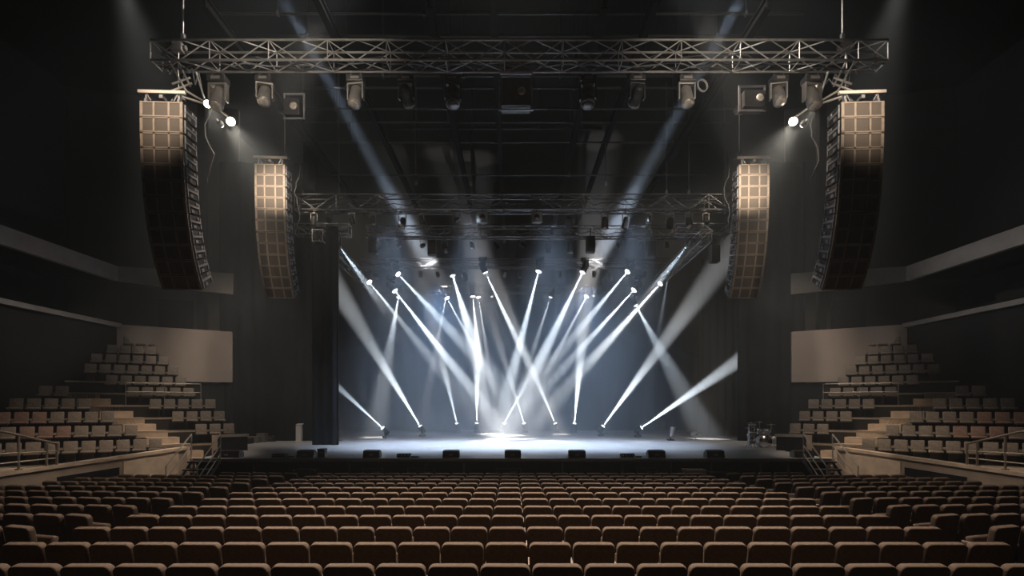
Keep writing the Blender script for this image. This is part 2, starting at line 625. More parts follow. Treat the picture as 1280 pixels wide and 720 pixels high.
    for rr in (0, 1):
        a, b_ = TP(s, 4.1, tend(4) + .2), TP(s, 4.1, stair_t(4) - .7)
        zz = Z0 + RISE * 4
        part('rail', MB().use('rail').tube((*a, zz + 1.0 - .4 * rr), (*b_, zz + 1.0 - .4 * rr), .022), gr)
    for f in (0, .5, 1):
        p = Vector(a).lerp(Vector(b_), f)
        part('post', MB().use('rail').tube((p.x, p.y, zz), (p.x, p.y, zz + 1.0), .022), gr)
    # steps up to the stage with two slanted rails
    ss = thing('stage_steps', 'black steps with grey handrails climbing to the %s end of the stage' % w, 'steps', (s * 11.0, FRONT, 0))
    for i in range(5):
        h = .24 * (i + 1)
        part('tread', MB().use('fix').box((0, -1.35 + .27 * i, h - .03), (.95, .29, .06)).use('alu').box((0, -1.49 + .27 * i, h), (.95, .02, .02)), ss)
    for e in (-1, 1):
        part('stringer', MB().use('fix').tube((e * .5, -1.45, .05), (e * .5, -.1, 1.18), .05), ss)
        q = MB().use('alu')
        q.tube((e * .52, -.1, 1.1), (e * .52, -.1, 2.15), .025).tube((e * .52, -1.45, 0), (e * .52, -1.45, 1.15), .025)
        q.tube((e * .52, -.1, 2.15), (e * .52, -1.45, 1.15), .025).tube((e * .52, -.1, 1.75), (e * .52, -1.45, .72), .02)
        q.tube((e * .52, -.1, 1.45), (e * .52, -1.45, .4), .02)
        part('handrail', q, ss)
print('stand seats', nst)

# ------------------------------------------------------------------ trusses
def truss(label, p, q, w, h, m='alublk', panel=1.0, r=.032, group=None, cables=2, seed=1):
    """box truss from p to q (bottom front corner line), w deep, h tall"""
    p, q = Vector(p), Vector(q)
    t = thing('lighting_truss', label, 'truss', p, 0, group)
    L = q - p
    ax = L.normalized()
    side = ax.cross(Vector((0, 0, 1))).normalized()
    if side.y < 0 or (abs(side.y) < .3 and side.x < 0):
        side = -side
    up = Vector((0, 0, 1))
    cs = [Vector(), side * w, up * h, side * w + up * h]
    for c in cs:
        part('chord', MB().use(m, True).tube(c, c + L, r, 8), t)
    b = MB().use(m)
    n = max(2, round(L.length / panel))
    for a, c in ((0, 1), (0, 2), (1, 3), (2, 3)):
        for i in range(n):
            u0, u1 = L * (i / n), L * ((i + 1) / n)
            if i % 2:
                b.tube(cs[a] + u0, cs[c] + u1, r * .55, 5)
            else:
                b.tube(cs[c] + u0, cs[a] + u1, r * .55, 5)
            if i % 2 == 0:
                b.tube(cs[a] + u0, cs[c] + u0, r * .5, 5)
    for f in (0, 1):
        for a, c in ((0, 1), (0, 2), (1, 3), (2, 3)):
            b.tube(cs[a] + L * f, cs[c] + L * f, r * .7, 5)
    part('bracing', b, t)
    rnd = random.Random(seed)
    for c in range(cables):
        pts = []
        k = int(L.length / .35)
        base = side * (w * (.3 + .4 * rnd.random())) + up * (.03 if c else h * .5)
        for i in range(k + 1):
            pts.append(base + L * (i / k) + up * (rnd.uniform(-.07, .05)) + side * rnd.uniform(-.12, .12))
        part('cable', MB().use('rig' if c % 2 else 'cable').path(pts, .022, 5), t)
    return t


T1z = 13.97
truss('front lighting truss nearest the audience, spanning between the big speaker columns', P(188, 75, 16.0), P(1110, 75, 16.0), .57, .63, 'alu', .92, .034, cables=3, seed=2)
truss('second lighting truss from the audience, above the inner speaker columns', (-10.2, 24, 12.4), (10.2, 24, 12.4), .6, .7, 'alublk', .95, .034, cables=4, seed=4)
truss('third lighting truss back over the stage', (-8.0, 28, 12.45), (9.2, 28, 12.45), .5, .58, 'alublk', .8, .032, cables=4, seed=6)
truss('fourth lighting truss back, carrying the row of bright beam lights', (-9.6, 32.2, 11.95), (9.9, 32.2, 11.95), .5, .5, 'alublk', .8, .032, cables=3, seed=8)
truss('rearmost lighting truss over the back of the stage', (-9.4, 36.3, 11.25), (9.4, 36.3, 11.25), .5, .5, 'alublk', .8, .032, cables=3, seed=9)
for s in (-1, 1):
    truss('truss running front to back along the %s edge of the stage' % SIDE[s], (s * 9.6, 24.6, 11.1), (s * 9.9, 34.5, 11.1), .5, .55, 'alublk', .7, .03, cables=5, seed=12 + s)
    truss('short cross truss low behind the %s inner speaker column' % SIDE[s], P(640 + s * 272, 292, 25.2), P(640 + s * 205, 292, 25.2), .5, .5, 'alublk', .6, .03, cables=5, seed=22 + s)

# roof pipes and beams
for k, (py, d, x0, x1) in enumerate(((17, 17.5, -30, 30), (45, 19, -9.5, 9.5), (95, 20, -6.3, 6.3), (110, 21, -8.5, 8.5), (136, 22, -9.5, 9.5), (153, 23.5, -11.5, 11.5), (161, 24.5, -6.0, 4.3), (178, 25.5, -11.5, 11.5), (219, 26.5, -10, 10))):
    z = P(640, py, d).z
    o = thing('batten_pipe', 'thin dark pipe across the roof, %s above the stage counting from the audience' % ORD[k + 1], 'pipe', (0, d, z), 0, 'pipes across the roof')
    x0, x1 = max(x0, -10), min(x1, 10)
    part('tube', MB().use('pipe', True).tube((x0, 0, 0), (x1, 0, 0), .045, 8), o)
    for x in (x0 * .8, x0 * .3, x1 * .3, x1 * .8):
        part('hanger', MB().use('pipe').tube((x, 0, 0), (x, 0, 20 - z), .014, 5).box((x, 0, 0), (.08, .14, .14)), o)
for i, x in enumerate((-9.6, -6.2, -2.6, -.6, 2.9, 4.6, 8.0)):
    o = link('roof_beam', MB().use('ceiling').box((0, 0, .0), (.22, 26, .04)).box((0, 0, .3), (.22, 26, .04)).box((0, 0, .15), (.05, 26, .28)).mesh('roof_beam'), loc=(x, 29, 15.6 + .4 * (i % 2)))
    tag(o, 'dark steel roof beam running front to back, %s from the left' % ORD[i + 1], 'beam', 'roof beams running front to back')
for i, (px, d, y0, y1) in enumerate(((229, 16.2, -5, 50), (1053, 16.2, -5, 50), (378, 25, 150, 243), (424, 25, 160, 243), (520, 25, 178, 230), (589, 25, 185, 232), (757, 25, 190, 232), (833, 25, 180, 243), (861, 24.5, 165, 243), (905, 25, 150, 243))):
    a, b = P(px, y0, d), P(px, y1, d)
    nm = ['front truss at its left end', 'front truss at its right end'] + ['second truss, %s from the left' % ORD[k] for k in range(1, 9)]
    o = thing('suspension_rod', 'slim hanging rod down to the ' + nm[i], 'rod', b, 0, 'rods the trusses hang from')
    part('rod', MB().use('alu' if i < 2 else 'pipe').tube((0, 0, 0), (0, 0, min(19.9, a.z + 3) - b.z), .026 if i < 2 else .03, 6), o)
    part('shackle', MB().use('rig').box((0, 0, .08), (.12, .1, .22), None, .02), o)

# ------------------------------------------------------------------ speaker columns
ANG = [0, 1, 2, 3, 5, 7, 10, 13, 17, 21, 26, 31]
CH, CW, CD = .485, 1.30, .78


def cab_meshes():
    h = CH - .012
    c = MB().use('cab')
    # body: taller at the front than at the back
    vs = []
    for y, hh in ((0, h / 2), (CD, h / 2 - .06)):
        for x in (-CW / 2, CW / 2):
            for z in (-hh, hh):
                vs.append((x, y, z))
    c.add(vs, [(0, 1, 3, 2), (4, 6, 7, 5), (0, 4, 5, 1), (2, 3, 7, 6), (0, 2, 6, 4), (1, 5, 7, 3)])
    c.use('cabfr')
    for x in (-CW / 2 + .045, -CW * .175, CW * .175, CW / 2 - .045):
        c.box((x, -.012, 0), (.085 if abs(x) > .4 else .06, .03, h))
    for z in (-h / 2 + .02, h / 2 - .02):
        c.box((0, -.012, z), (CW, .03, .035))
    g = MB().use('grille').box((0, 0, 0), (CW * .29, .02, h - .07), None, .006)
    r = MB().use('rig')
    r.box((0, .1, 0), (.03, .05, h * .86)).box((0, CD - .1, 0), (.03, .05, h * .7)).box((0, CD / 2, .02), (.03, CD * .7, .07))
    r.box((0, .3, -.13), (.03, .16, .10)).box((0, .55, .13), (.03, .12, .08))
    return c.mesh('cabinet'), g.mesh('grille'), r.mesh('rigging_plate')


CABME, GRME, RGME = cab_meshes()


def line_array(label, x, y, ztop, sc, yaw):
    t = thing('line_array', label, 'speaker column', (x, y, ztop), yaw)
    t.scale = (sc, sc, sc)
    f = MB().use('bar').box((0, .02, .30), (CW * 1.1, .10, .10), None, .01)
    part('flying_bar', f, t)
    f = MB().use('rig').box((-.5, .1, .15), (.05, .12, .3)).box((.5, .1, .15), (.05, .12, .3)).box((-.5, .4, .05), (.06, .8, .08)).box((.5, .4, .05), (.06, .8, .08)).box((0, .4, .14), (.1, .9, .1))
    f.tube((-.35, .05, .05), (-.5, .02, .28), .02).tube((.35, .05, .05), (.5, .02, .28), .02)
    part('rigging_frame', f, t)
    yy, zz = 0., 0.
    for a in ANG:
        th = math.radians(a)
        dy, dz = math.sin(th) * CH, -math.cos(th) * CH
        c = link('cabinet', CABME, t, loc=(0, yy + dy / 2, zz + dz / 2), rot=(th, 0, 0))
        for gx in (-.34, 0, .34):
            link('grille', GRME, c, loc=(gx * CW, -.004, 0))
        for sx in (-1, 1):
            link('rigging_plate', RGME, c, loc=(sx * (CW / 2 + .012), 0, 0))
        yy += dy
        zz += dz
    return t


for s in (-1, 1):
    w = SIDE[s]
    line_array('large black speaker column hanging outermost on the %s' % w, s * 10.95, 16.0, P(0, 127, 16.0).z, 1.0, -s * .05)
    line_array('smaller looking inner speaker column hanging on the %s nearer the stage' % w, s * 10.4, 22.0, P(0, 205, 22).z, .985, -s * .05)
    # hoists
    for nm, x, d, y0, y1 in (('inner', s * 9.85, 22.2, 138, 197), ('outer', s * 10.75, 16.5, 60, 122)):
        a, b = P(0, y0, d), P(0, y1, d)
        o = thing('chain_hoist', 'chain hoist and hook holding the %s %s speaker column' % (w, nm), 'hoist', (x, d, b.z))
        part('chain', MB().use('alu').tube((0, 0, .2), (0, 0, a.z - b.z), .025, 6), o)
        part('hook', MB().use('rig').box((0, 0, .1), (.16, .12, .26), None, .03).tube((-.22, 0, -.1), (0, 0, .1), .03).tube((.22, 0, -.1), (0, 0, .1), .03), o)
        part('motor', MB().use('fixrim').box((0, 0, a.z - b.z), (.34, .24, .30), None, .05).tube((-.25, 0, a.z - b.z), (.25, 0, a.z - b.z), .08, 10), o)
    # cable hanging behind each column
    for nm, x, d, y0, y1 in (('outer', s * 10.05, 17.0, 112, 230), ('inner', s * 9.6, 22.9, 195, 300)):
        a, b = P(0, y0, d), P(0, y1, d)
        rnd = random.Random(31 + s + int(d))
        n = 16
        pts = [Vector((rnd.uniform(-.05, .05) + .12 * math.sin(i * .7), 0, (a.z - b.z) * (1 - i / n))) for i in range(n + 1)]
        o = link('speaker_cable', MB().use('cable').path(pts, .022, 6).mesh('speaker_cable'), loc=(x, d, b.z))
        tag(o, 'loose cable trailing down behind the %s %s speaker column' % (w, nm), 'cable')

# ------------------------------------------------------------------ light fixtures
LIGHTS = []


def spot(loc, dirv, kw, ang, col=(.80, .89, 1.), blend=.85, rad=.012, name='beam_lamp'):
    l = bpy.data.lights.new(name, 'SPOT')
    l.energy, l.spot_size, l.spot_blend, l.shadow_soft_size, l.color = kw * 1000, math.radians(ang), blend, rad, col
    o = link(name, l, loc=loc)
    o.rotation_euler = Vector(dirv).to_track_quat('-Z', 'Y').to_euler()
    return o


def head_mesh(lensmat, body='fix'):
    b = MB().use(body, True).lathe([(.04, .27), (.11, .26), (.15, .20), (.16, .05), (.15, -.08), (.165, -.10), (.165, -.30), (.15, -.31)], 18)
    b.use('fixrim').lathe([(.172, -.24), (.172, -.30)], 18)
    l = MB().use(lensmat, True).lathe([(.14, -.312), (.12, -.33), (.05, -.345)], 18)
    return b.mesh('head'), l.mesh('lens')


HEADS = {'lit': head_mesh('lens'), 'dim': head_mesh('lensdim'), 'off': head_mesh('glass'), 'show': head_mesh('reflect', 'fixrim')}
BASEME = MB().use('fix').box((0, 0, -.10), (.44, .28, .16), None, .02).use('fixrim').box((0, -.142, -.10), (.22, .01, .07)).mesh('base')
CLAMPME = MB().use('alu').box((-.13, 0, .01), (.05, .07, .09), None, .01).box((.13, 0, .01), (.05, .07, .09), None, .01).mesh('clamp')
YOKEME = MB().use('fix').box((-.205, 0, -.40), (.045, .15, .44), None, .015).box((.205, 0, -.40), (.045, .15, .44), None, .015).box((0, 0, -.205), (.44, .16, .05), None, .015).mesh('yoke')
YOKELT = MB().use('fixrim').box((-.205, 0, -.40), (.045, .15, .44), None, .015).box((.205, 0, -.40), (.045, .15, .44), None, .015).box((0, 0, -.205), (.44, .16, .05), None, .015).mesh('yoke')


def moving_head(label, lens, dirv, kind='lit', sc=1., floor=False, group=None, yoke=None):
    """a moving head whose lens sits at the point `lens` and points along dirv; hung, or standing on the floor"""
    D = Vector(dirv).normalized()
    k = -1 if floor else 1
    piv = Vector(lens) - D * (.33 * sc)
    root = piv + Vector((0, 0, .50 * sc * k))
    if floor:
        root.z = STAGE_Z + .002
        piv = root + Vector((0, 0, .50 * sc))
    t = thing('moving_head_light', label, 'stage light', root, 0, group)
    pan = math.atan2(-D.x, D.y)
    link('base', BASEME, t, scale=(sc, sc, sc * k))
    if not floor:
        link('clamp', CLAMPME, t, scale=(sc,) * 3)
    link('yoke', yoke or YOKEME, t, rot=(0, 0, pan), scale=(sc, sc, sc * k))
    hm, lm = HEADS[kind]
    h = link('head', hm, t, loc=piv - root, scale=(sc,) * 3)
    hx = Vector((math.cos(pan), math.sin(pan), 0))
    zc = -D
    yc = zc.cross(hx)
    h.rotation_euler = Matrix((hx, yc, zc)).transposed().to_euler()
    link('lens', lm, h)
    return piv + D * (.36 * sc)


TOP = [  # px, py, d, target, kW, angle, label
    (498, 343, 32, (556, 405, 30.5), 34, 6, 'first from the left on the fourth truss, beam slanting down right'),
    (607, 341, 32, (696, 531, 34.5), 80, 4.6, 'third on the fourth truss, longest beam crossing to the right'),
    (673, 340, 32, (650, 430, 31), 70, 5.2, 'fourth on the fourth truss, beam slanting down left'),
    (728, 341, 32, (666, 470, 31), 68, 6, 'fifth on the fourth truss, wide bright beam to the left'),
    (784, 340, 32, (726, 410, 30.5), 45, 5, 'sixth on the fourth truss, soft beam to the left'),
    (462, 353, 32.6, (520, 425, 31), 32, 4.6, 'outermost on the left side truss, thin beam'),
    (825, 355, 32.6, (735, 455, 31), 95, 5, 'outermost on the right side truss, long bright beam'),
    (494, 364, 31, (580, 475, 30), 95, 4.8, 'low on the left below the fourth truss, strong slanting beam'),
    (498, 372, 33, (483, 460, 32), 13, 9, 'beside the low left one, soft beam nearly vertical'),
    (792, 363, 31, (700, 465, 30), 60, 4.6, 'low on the right below the fourth truss, thin beam to the left'),
    (566, 345, 33, (592, 430, 33), 34, 10, 'second on the fourth truss, faint wide beam'),
    (559, 373, 36, (590, 430, 35), 50, 4.6, 'first on the rearmost truss, beam to the right'),
    (557, 374, 36.4, (550, 410, 36), 26, 4, 'first on the rearmost truss, faint short beam left'),
    (591, 371, 36, (601, 470, 35.5), 75, 6, 'second on the rearmost truss, bright beam straight down'),
    (598, 372, 36.6, (607, 430, 36), 36, 4, 'beside the straight down one on the rearmost truss'),
    (688, 372, 36, (674, 415, 35.5), 24, 5, 'fourth on the rearmost truss, faint beam'),
    (733, 371, 36, (702, 430, 35), 55, 4.2, 'fifth on the rearmost truss, narrow beam to the left'),
    (795, 382, 31.6, (833, 452, 30.8), 9, 10, 'low on the right, soft wide beam to the right'),
    (424, 308, 26.5, (455, 350, 30.5), 18, 4.5, 'on the left side truss close to the inner speaker, faint beam'),
    (860, 306, 26.5, (831, 343, 30.5), 18, 4.5, 'on the right side truss close to the inner speaker, faint beam'),
]
for px, py, d, tg, kw, ang, lab in TOP:
    p = P(px, py, d)
    D = P(*tg) - p
    q = moving_head('bright stage light ' + lab, p, D, 'lit' if kw > 30 else 'dim', 1.2 if kw > 30 else 1., group='lit beam lights over the stage')
    spot(q, D, kw * 1.75, ang * 1.4)
for px, py, d, lab in ((615, 371, 36, 'between the middle ones'), (742, 370, 36.2, 'right of the narrow beam'), (836, 340, 32, 'on the right end')):
    p = P(px, py, d)
    q = moving_head('small glowing lamp without a clear beam, hung at the back, %s' % lab, p, (-.3 if px > 640 else .3, -.5, -1), 'dim', .7, group='lit beam lights over the stage')
    spot(q, (-.3 if px > 640 else .3, -.5, -1), 8, 5)

FLOOR = [
    (478, 543, 30, (428, 497, 29), 32, 5, 'first from the left, weak beam up left'),
    (525, 541, 31.7, (458, 430, 31), 80, 6.2, 'second from the left, strong beam up left'),
    (571, 534, 36, (556, 470, 35.6), 34, 6, 'third from the left, short beam'),
    (596, 534, 36.4, (596, 450, 36), 55, 6.5, 'fourth from the left, beam straight up'),
    (630, 533, 36.4, (668, 465, 36), 42, 5, 'fifth from the left, beam up right'),
    (655, 533, 36.4, (641, 488, 36), 36, 4.6, 'sixth from the left, thin beam up left'),
    (694, 531, 36.4, (668, 470, 36), 60, 5, 'seventh from the left, beam meeting the longest one'),
    (718, 535, 36, (727, 440, 35), 70, 6.8, 'eighth from the left, beam nearly straight up'),
    (754, 541, 32, (846, 415, 31), 85, 6.2, 'ninth from the left, strong beam up right'),
    (802, 543, 31, (934, 452, 30), 85, 6, 'last on the right, low strong beam up right'),
]
for px, py, d, tg, kw, ang, lab in FLOOR:
    p = P(px, py, d)
    p.z = STAGE_Z + .7
    D = P(*tg) - P(px, py, d)
    q = moving_head('bright floor light at stage rear, ' + lab, p, D, 'lit', .85, True, 'lit floor lights along the back of the stage')
    spot(q, D, kw * (1.7 if 560 < px < 720 else 1.1), ang * 1.5)

# unlit fixtures below the front truss
FR = [(273, 'show', (0.0, -.4, -1), 1.25), (331, 'show', (.12, -.5, -1), 1.15), (445, 'show', (-.05, -.35, -1), 1.2), (508, 'off', (.1, .9, -.35), 1.15), (566, 'off', (.05, -.25, -1), 1.2),
      (735, 'off', (-.05, -.25, -1), 1.2), (796, 'off', (-.1, .9, -.35), 1.15), (858, 'show', (0, -.4, -1), 1.2), (973, 'show', (-.1, -.5, -1), 1.15), (1015, 'show', (.06, -.4, -1), 1.25)]
for i, (px, kd, D, sc) in enumerate(FR):
    p = P(px, 96, 15.85 if px in (273, 1015) else 16.3)
    piv = p + Vector((0, 0, -.50 * sc))
    D = Vector(D).normalized()
    moving_head('unlit %s light under the front truss, %s from the left' % ('pale glinting' if kd == 'show' else 'black', ORD[i + 1]), piv + D * (.33 * sc), D, kd, sc,
                group='unlit lights under the front truss', yoke=YOKELT if kd == 'show' else None)
rg = P(878, 107, 16.6)
o = link('lamp_ring', MB().use('alu', True).lathe([(.17, -.03), (.20, -.03), (.20, .03), (.17, .03), (.17, -.03)], 24, R=Matrix.Rotation(PI / 2, 3, 'X'), close=False).mesh('lamp_ring'), loc=rg)
o.rotation_euler = (0, 0, .3)
tag(o, 'bare pale ring hanging beside a light under the front truss', 'ring')

# black boxes and small fixtures
for px, py, d, w_, h_, lab in ((645, 120, 16.7, .95, .9, 'large black projector box hanging under the middle of the front truss'),
                               (368, 138, 17.6, .55, .55, 'black box hanging left of the front truss above the inner speaker'),
                               (940, 128, 17.6, .75, .55, 'black box in a frame hanging right of the front truss')):
    c = P(px, py, d)
    o = thing('hanging_box', lab, 'box', c)
    part('case', MB().use('fix').box((0, 0, 0), (w_, .5, h_), None, .03), o)
    q = MB().use('alublk')
    for sx in (-1, 1):
        q.box((sx * (w_ / 2 + .06), 0, .12), (.05, .06, h_ + .3))
    q.box((0, 0, h_ / 2 + .28), (w_ + .17, .06, .05)).box((0, -.1, -h_ / 2 - .06), (w_ + .12, .06, .04))
    part('frame', q, o)
    part('lens', MB().use('reflect', True).lathe([(.12, 0), (.13, .06), (.09, .08)], 16, c=(w_ * .18, -.26, -.02), R=Matrix.Rotation(PI / 2, 3, 'X')), o)
for i, (px, py, d) in enumerate(((467, 308, 27), (540, 310, 29), (738, 306, 27), (813, 312, 27), (893, 318, 26), (396, 318, 26))):
    o = thing('hanging_speaker', 'small black box speaker hanging over the stage, ' + ['far left of the third truss', 'left of centre', 'right of centre', 'far right of the third truss', 'beside the right inner column', 'beside the left inner column'][i], 'speaker', P(px, py, d))
    part('case', MB().use('fix').box((0, 0, 0), (.46, .4, .85), None, .03), o)
    part('grille', MB().use('cab').box((0, -.205, 0), (.40, .02, .78), None, .005), o)
    part('bracket', MB().use('pipe').box((0, 0, .62), (.05, .05, .5)).box((0, 0, .44), (.5, .06, .04)), o)
for i, (px, lab) in enumerate(((603, 'left of the centre'), (671, 'right of the centre'))):
    c = P(px, 272, 24.2)
    o = thing('square_spotlight', 'pale square spotlight under the second truss, just %s' % lab, 'stage light', c)
    q = MB().use('white').box((0, -.05, 0), (.5, .06, .5), None, .02).use('fix').box((0, .15, 0), (.4, .36, .4), None, .03)
    part('housing', q, o)
    part('lens', MB().use('glass', True).lathe([(.12, 0), (.13, .03), (.06, .05)], 16, c=(0, -.08, 0), R=Matrix.Rotation(PI / 2, 3, 'X')), o)
    part('bracket', MB().use('pipe').box((0, .1, .3), (.06, .06, .3)).box((-.26, .1, .1), (.03, .06, .4)).box((.26, .1, .1), (.03, .06, .4)), o)
rnd = random.Random(5)
# small unlit cans along the rear trusses
CANB = MB().use('fix', True).lathe([(.05, .2), (.10, .18), (.12, .05), (.12, -.18), (.125, -.2)], 14).mesh('can')
CANR = MB().use('reflect', True).lathe([(.11, -.2), (.08, -.19), (.02, -.17)], 14).mesh('lens')
CANY = MB().use('fixrim').box((-.14, 0, .14), (.02, .04, .34)).box((.14, 0, .14), (.02, .04, .34)).box((0, 0, .31), (.30, .04, .02)).box((0, 0, .35), (.06, .06, .08)).mesh('yoke')
nc = 0
ROWSC = [('second', 24.3, 12.38, [-9.4, -8.7, -7.6, -6.6, -5.2, -4.3, -2.6, 2.7, 4.4, 5.4, 6.5, 7.5, 8.4, 9.2]),
         ('third', 28.2, 12.4, [-7.4, -6.3, -4.9, -3.7, -2.2, -.9, .6, 2.0, 3.2, 4.4, 5.9, 7.1, 8.5]),
         ('fourth', 32.4, 11.9, [-8.6, -5.8, -4.7, -3.0, -.4, .5, 3.0, 5.2, 6.2, 8.4])]
for nm, y, z, xs in ROWSC:
    for i, x in enumerate(xs):
        big = 1.35 if rnd.random() < .35 else 1.
        o = thing('par_can', 'small unlit can light under the %s truss, %s from the left' % (nm, ORD[i + 1]), 'stage light', (x, y, z - .38 * big), rnd.uniform(-.6, .6), 'small can lights under the trusses')
        o.scale = (big,) * 3
        link('yoke', CANY, o)
        c = link('can', CANB, o, rot=(rnd.uniform(-1.1, .9), 0, rnd.uniform(-.3, .3)))
        link('lens', CANR, c)

# warm floods at the ends of the front truss
for s in (-1, 1):
    w = SIDE[s]
    X = lambda px: 640 + s * (640 - px)
    o = thing('flood_bracket', 'bent pipe bracket hanging from the %s end of the front truss' % w, 'bracket', P(X(215), 76, 16.3))
    r0 = P(X(215), 76, 16.3)
    q = MB().use('alu')
    for a, b in (((211, 76, 16.2), (233, 114, 16.3)), ((222, 76, 16.5), (238, 108, 16.5)), ((245, 90, 16.3), (257, 128, 16.4)), ((214, 114, 16.3), (240, 104, 16.4)), ((213, 116, 16.3), (262, 132, 16.4)), ((262, 130, 16.4), (292, 150, 16.7)), ((215, 105, 16.3), (238, 97, 16.5)), ((233, 114, 16.3), (257, 128, 16.4))):
        q.tube(P(X(a[0]), a[1], a[2]) - r0, P(X(b[0]), b[1], b[2]) - r0, .032, 6)
    part('pipe', q, o)
    rnd = random.Random(40 + s)
    pts = [P(X(208 + 4 * i), 96 + rnd.uniform(-16, 16), 16.5) - r0 for i in range(12)]
    part('cable', MB().use('rig').path(pts, .02, 5), o)
    tgt = Vector((s * 10.4, 22.0, 12.9))
    for i, (px, py, d, kw, r) in enumerate(((259, 129, 16.3, 1.6, .105), (275, 154, 16.6, 1.3, .095), (288, 151, 16.7, 2.6, .125))):
        c = P(X(px), py, d)
        D = (P(X(px + 66), py + 120, d - 2.6) - c).normalized()
        if i == 1:
            D = (D * .08 + (tgt - c).normalized()).normalized()
        f = thing('flood_light', 'warm glowing flood lamp on the %s bracket, %s' % (w, ['highest, nearest the big speaker', 'lower and smaller one', 'lower and brightest one'][i]), 'flood light', c)
        R = D.to_track_quat('-Z', 'Y').to_matrix()
        f.rotation_euler = R.to_euler()
        part('housing', MB().use('fix', True).lathe([(.03, .16), (r * .8, .13), (r * 1.15, -.02), (r * 1.2, -.04)], 16), f)
        # the bulb bulges out of the rim, so it shows from the side as well
        part('bulb', MB().use('warm', True).lathe([(r * 1.05, -.03), (r, -.08), (r * .7, -.13), (r * .2, -.155)], 16), f)
        part('bracket', MB().use('fixrim').box((0, 0, .2), (.04, .04, .14)), f)
        spot(c + D * .3, D, kw * (2.8 if i == 1 else 2.3), 30 if i == 1 else 44, (1., .82, .62), 1., .08, 'flood_lamp')
    # house lights over the front rows
    hl = Vector((s * 10.0, 12.2, 14.6))
    D = Vector((s * 10.95, 16.0, 12.4)) - hl
    spot(hl, D, 2.5, 33, (1., .82, .64), 1., .15, 'house_or_fill_lamp')
    ht = thing('ceiling_spotlight', 'ceiling spotlight high above the %s speaker column' % w, 'ceiling light', hl - D.normalized() * .3)
    gl = P(X(148), -34, 17)
    spot(gl, P(X(205), 150, 19.5) - gl, 3.2, 46, (1., .86, .70), 1., .25, 'house_or_fill_lamp')
    ht.rotation_euler = D.to_track_quat('-Z', 'Y').to_euler()
    part('can', MB().use('fix', True).lathe([(.05, .3), (.16, .28), (.18, -.1), (.19, -.12)], 16), ht)
    part('bracket', MB().use('pipe').tube((0, 0, .25), (0, 0, .9), .03), ht)
    # added spots without bodies, brightening terrace, walls, parapet and front truss
    l0 = Vector((s * 6.5, 18.0, 17.0))
    spot(l0, Vector((s * 15.0, 18.9, 1.2)) - l0, 7.5, 36, (1., .80, .62), 1., .4, 'terrace_fill')
    l0 = Vector((s * 7.0, 19.5, 15.5))
    spot(l0, Vector((s * 16.9, 27.2, 7.0)) - l0, 2.4, 21, (1., .86, .76), .9, .3, 'wall_fill')  # unseen spot added to brighten the beige wall panel
    l0 = Vector((s * 3, 15.4, 17.5))
    spot(l0, Vector((s * 20.4, 20, 9.8)) - l0, 3.0, 40, (1., .92, .84), 1., .3, 'wall_fill')  # another added spot, for the balcony fascia and the truss ends
    l0 = Vector((s * 4, 9.5, 17))
    spot(l0, Vector((s * 13.6, 15.2, 1.2)) - l0, 3.0, 24, (1., .82, .66), 1., .3, 'terrace_fill')  # added to fill the speaker column's shadow on the parapet
    l0 = Vector((s * 5.5, 8.5, 12.6))
    spot(l0, Vector((s * 6.8, 16, 13.45)) - l0, 2.2, 54, (1., .88, .74), 1., .3, 'house_or_fill_lamp')  # added spot brightening the front truss and its unlit fixtures
    # long front of house beams
    a, b = P(X(345), -18, 17), P(X(545), 345, 34)
    spot(a, b - a, 190, 4.6, (.78, .86, 1.), .9, .2, 'follow_spot_lamp')

for x, y, e in ((-7, 14.0, 6.0), (0, 14.0, 7.0), (7, 14.0, 6.0)):
    l0 = Vector((x, y, 17.5))
    spot(l0, Vector((x * .8, 7, 0)) - l0, e, 75, (1., .82, .66), 1., .6, 'house_or_fill_lamp')  # unseen spots added overhead so the seat tops catch a warm rim
# added cool spots without fixtures, lifting the blue haze and stage floor
for x in (-6.0, -2.0, 2.0, 6.0):
    l0 = Vector((x, 24.3, 12.2))
    spot(l0, Vector((x * .75, 25.8, 1)) - l0, 7.5, 66, (.62, .76, 1.), 1., .6, 'wash_fill')
for x in (-5.0, 5.0):
    l0 = Vector((x, 33.5, 11.0))
    spot(l0, Vector((x * .7, 37.5, 3)) - l0, 1.5, 120, (.34, .56, 1.), 1., .9, 'wash_fill')  # added blue spots tinting the rear haze and backdrop

# ------------------------------------------------------------------ things on and before the stage
def wedge(label, px, w_=.60, y=18.85, rz=0.):
    t = thing('floor_monitor', label, 'monitor speaker', ((px - 640) / F * y, y, STAGE_Z), rz, 'monitor wedges along the stage edge')
    q = MB().use('fix')
    a = [(-.16, 0), (.22, 0), (.22, .16), (.05, .27), (-.10, .24)]
    vs = [(x, yy, z) for x in (-w_ / 2, w_ / 2) for yy, z in a]
    n = len(a)
    q.add(vs, [tuple(range(n)), tuple(range(n, 2 * n))[::-1]] + [(i, (i + 1) % n, n + (i + 1) % n, n + i) for i in range(n)])
    part('case', q, t)
    part('grille', MB().use('grille').box((0, .145, .225), (w_ * .86, .19, .012), Matrix.Rotation(math.radians(-33), 3, 'X')), t)
    part('handle', MB().use('metal').box((w_ / 2, .02, .12), (.02, .12, .05)), t)
    part('connector_plate', MB().use('rig').box((0, -.142, .11), (.14, .012, .06), Matrix.Rotation(math.radians(-14), 3, 'X')), t)


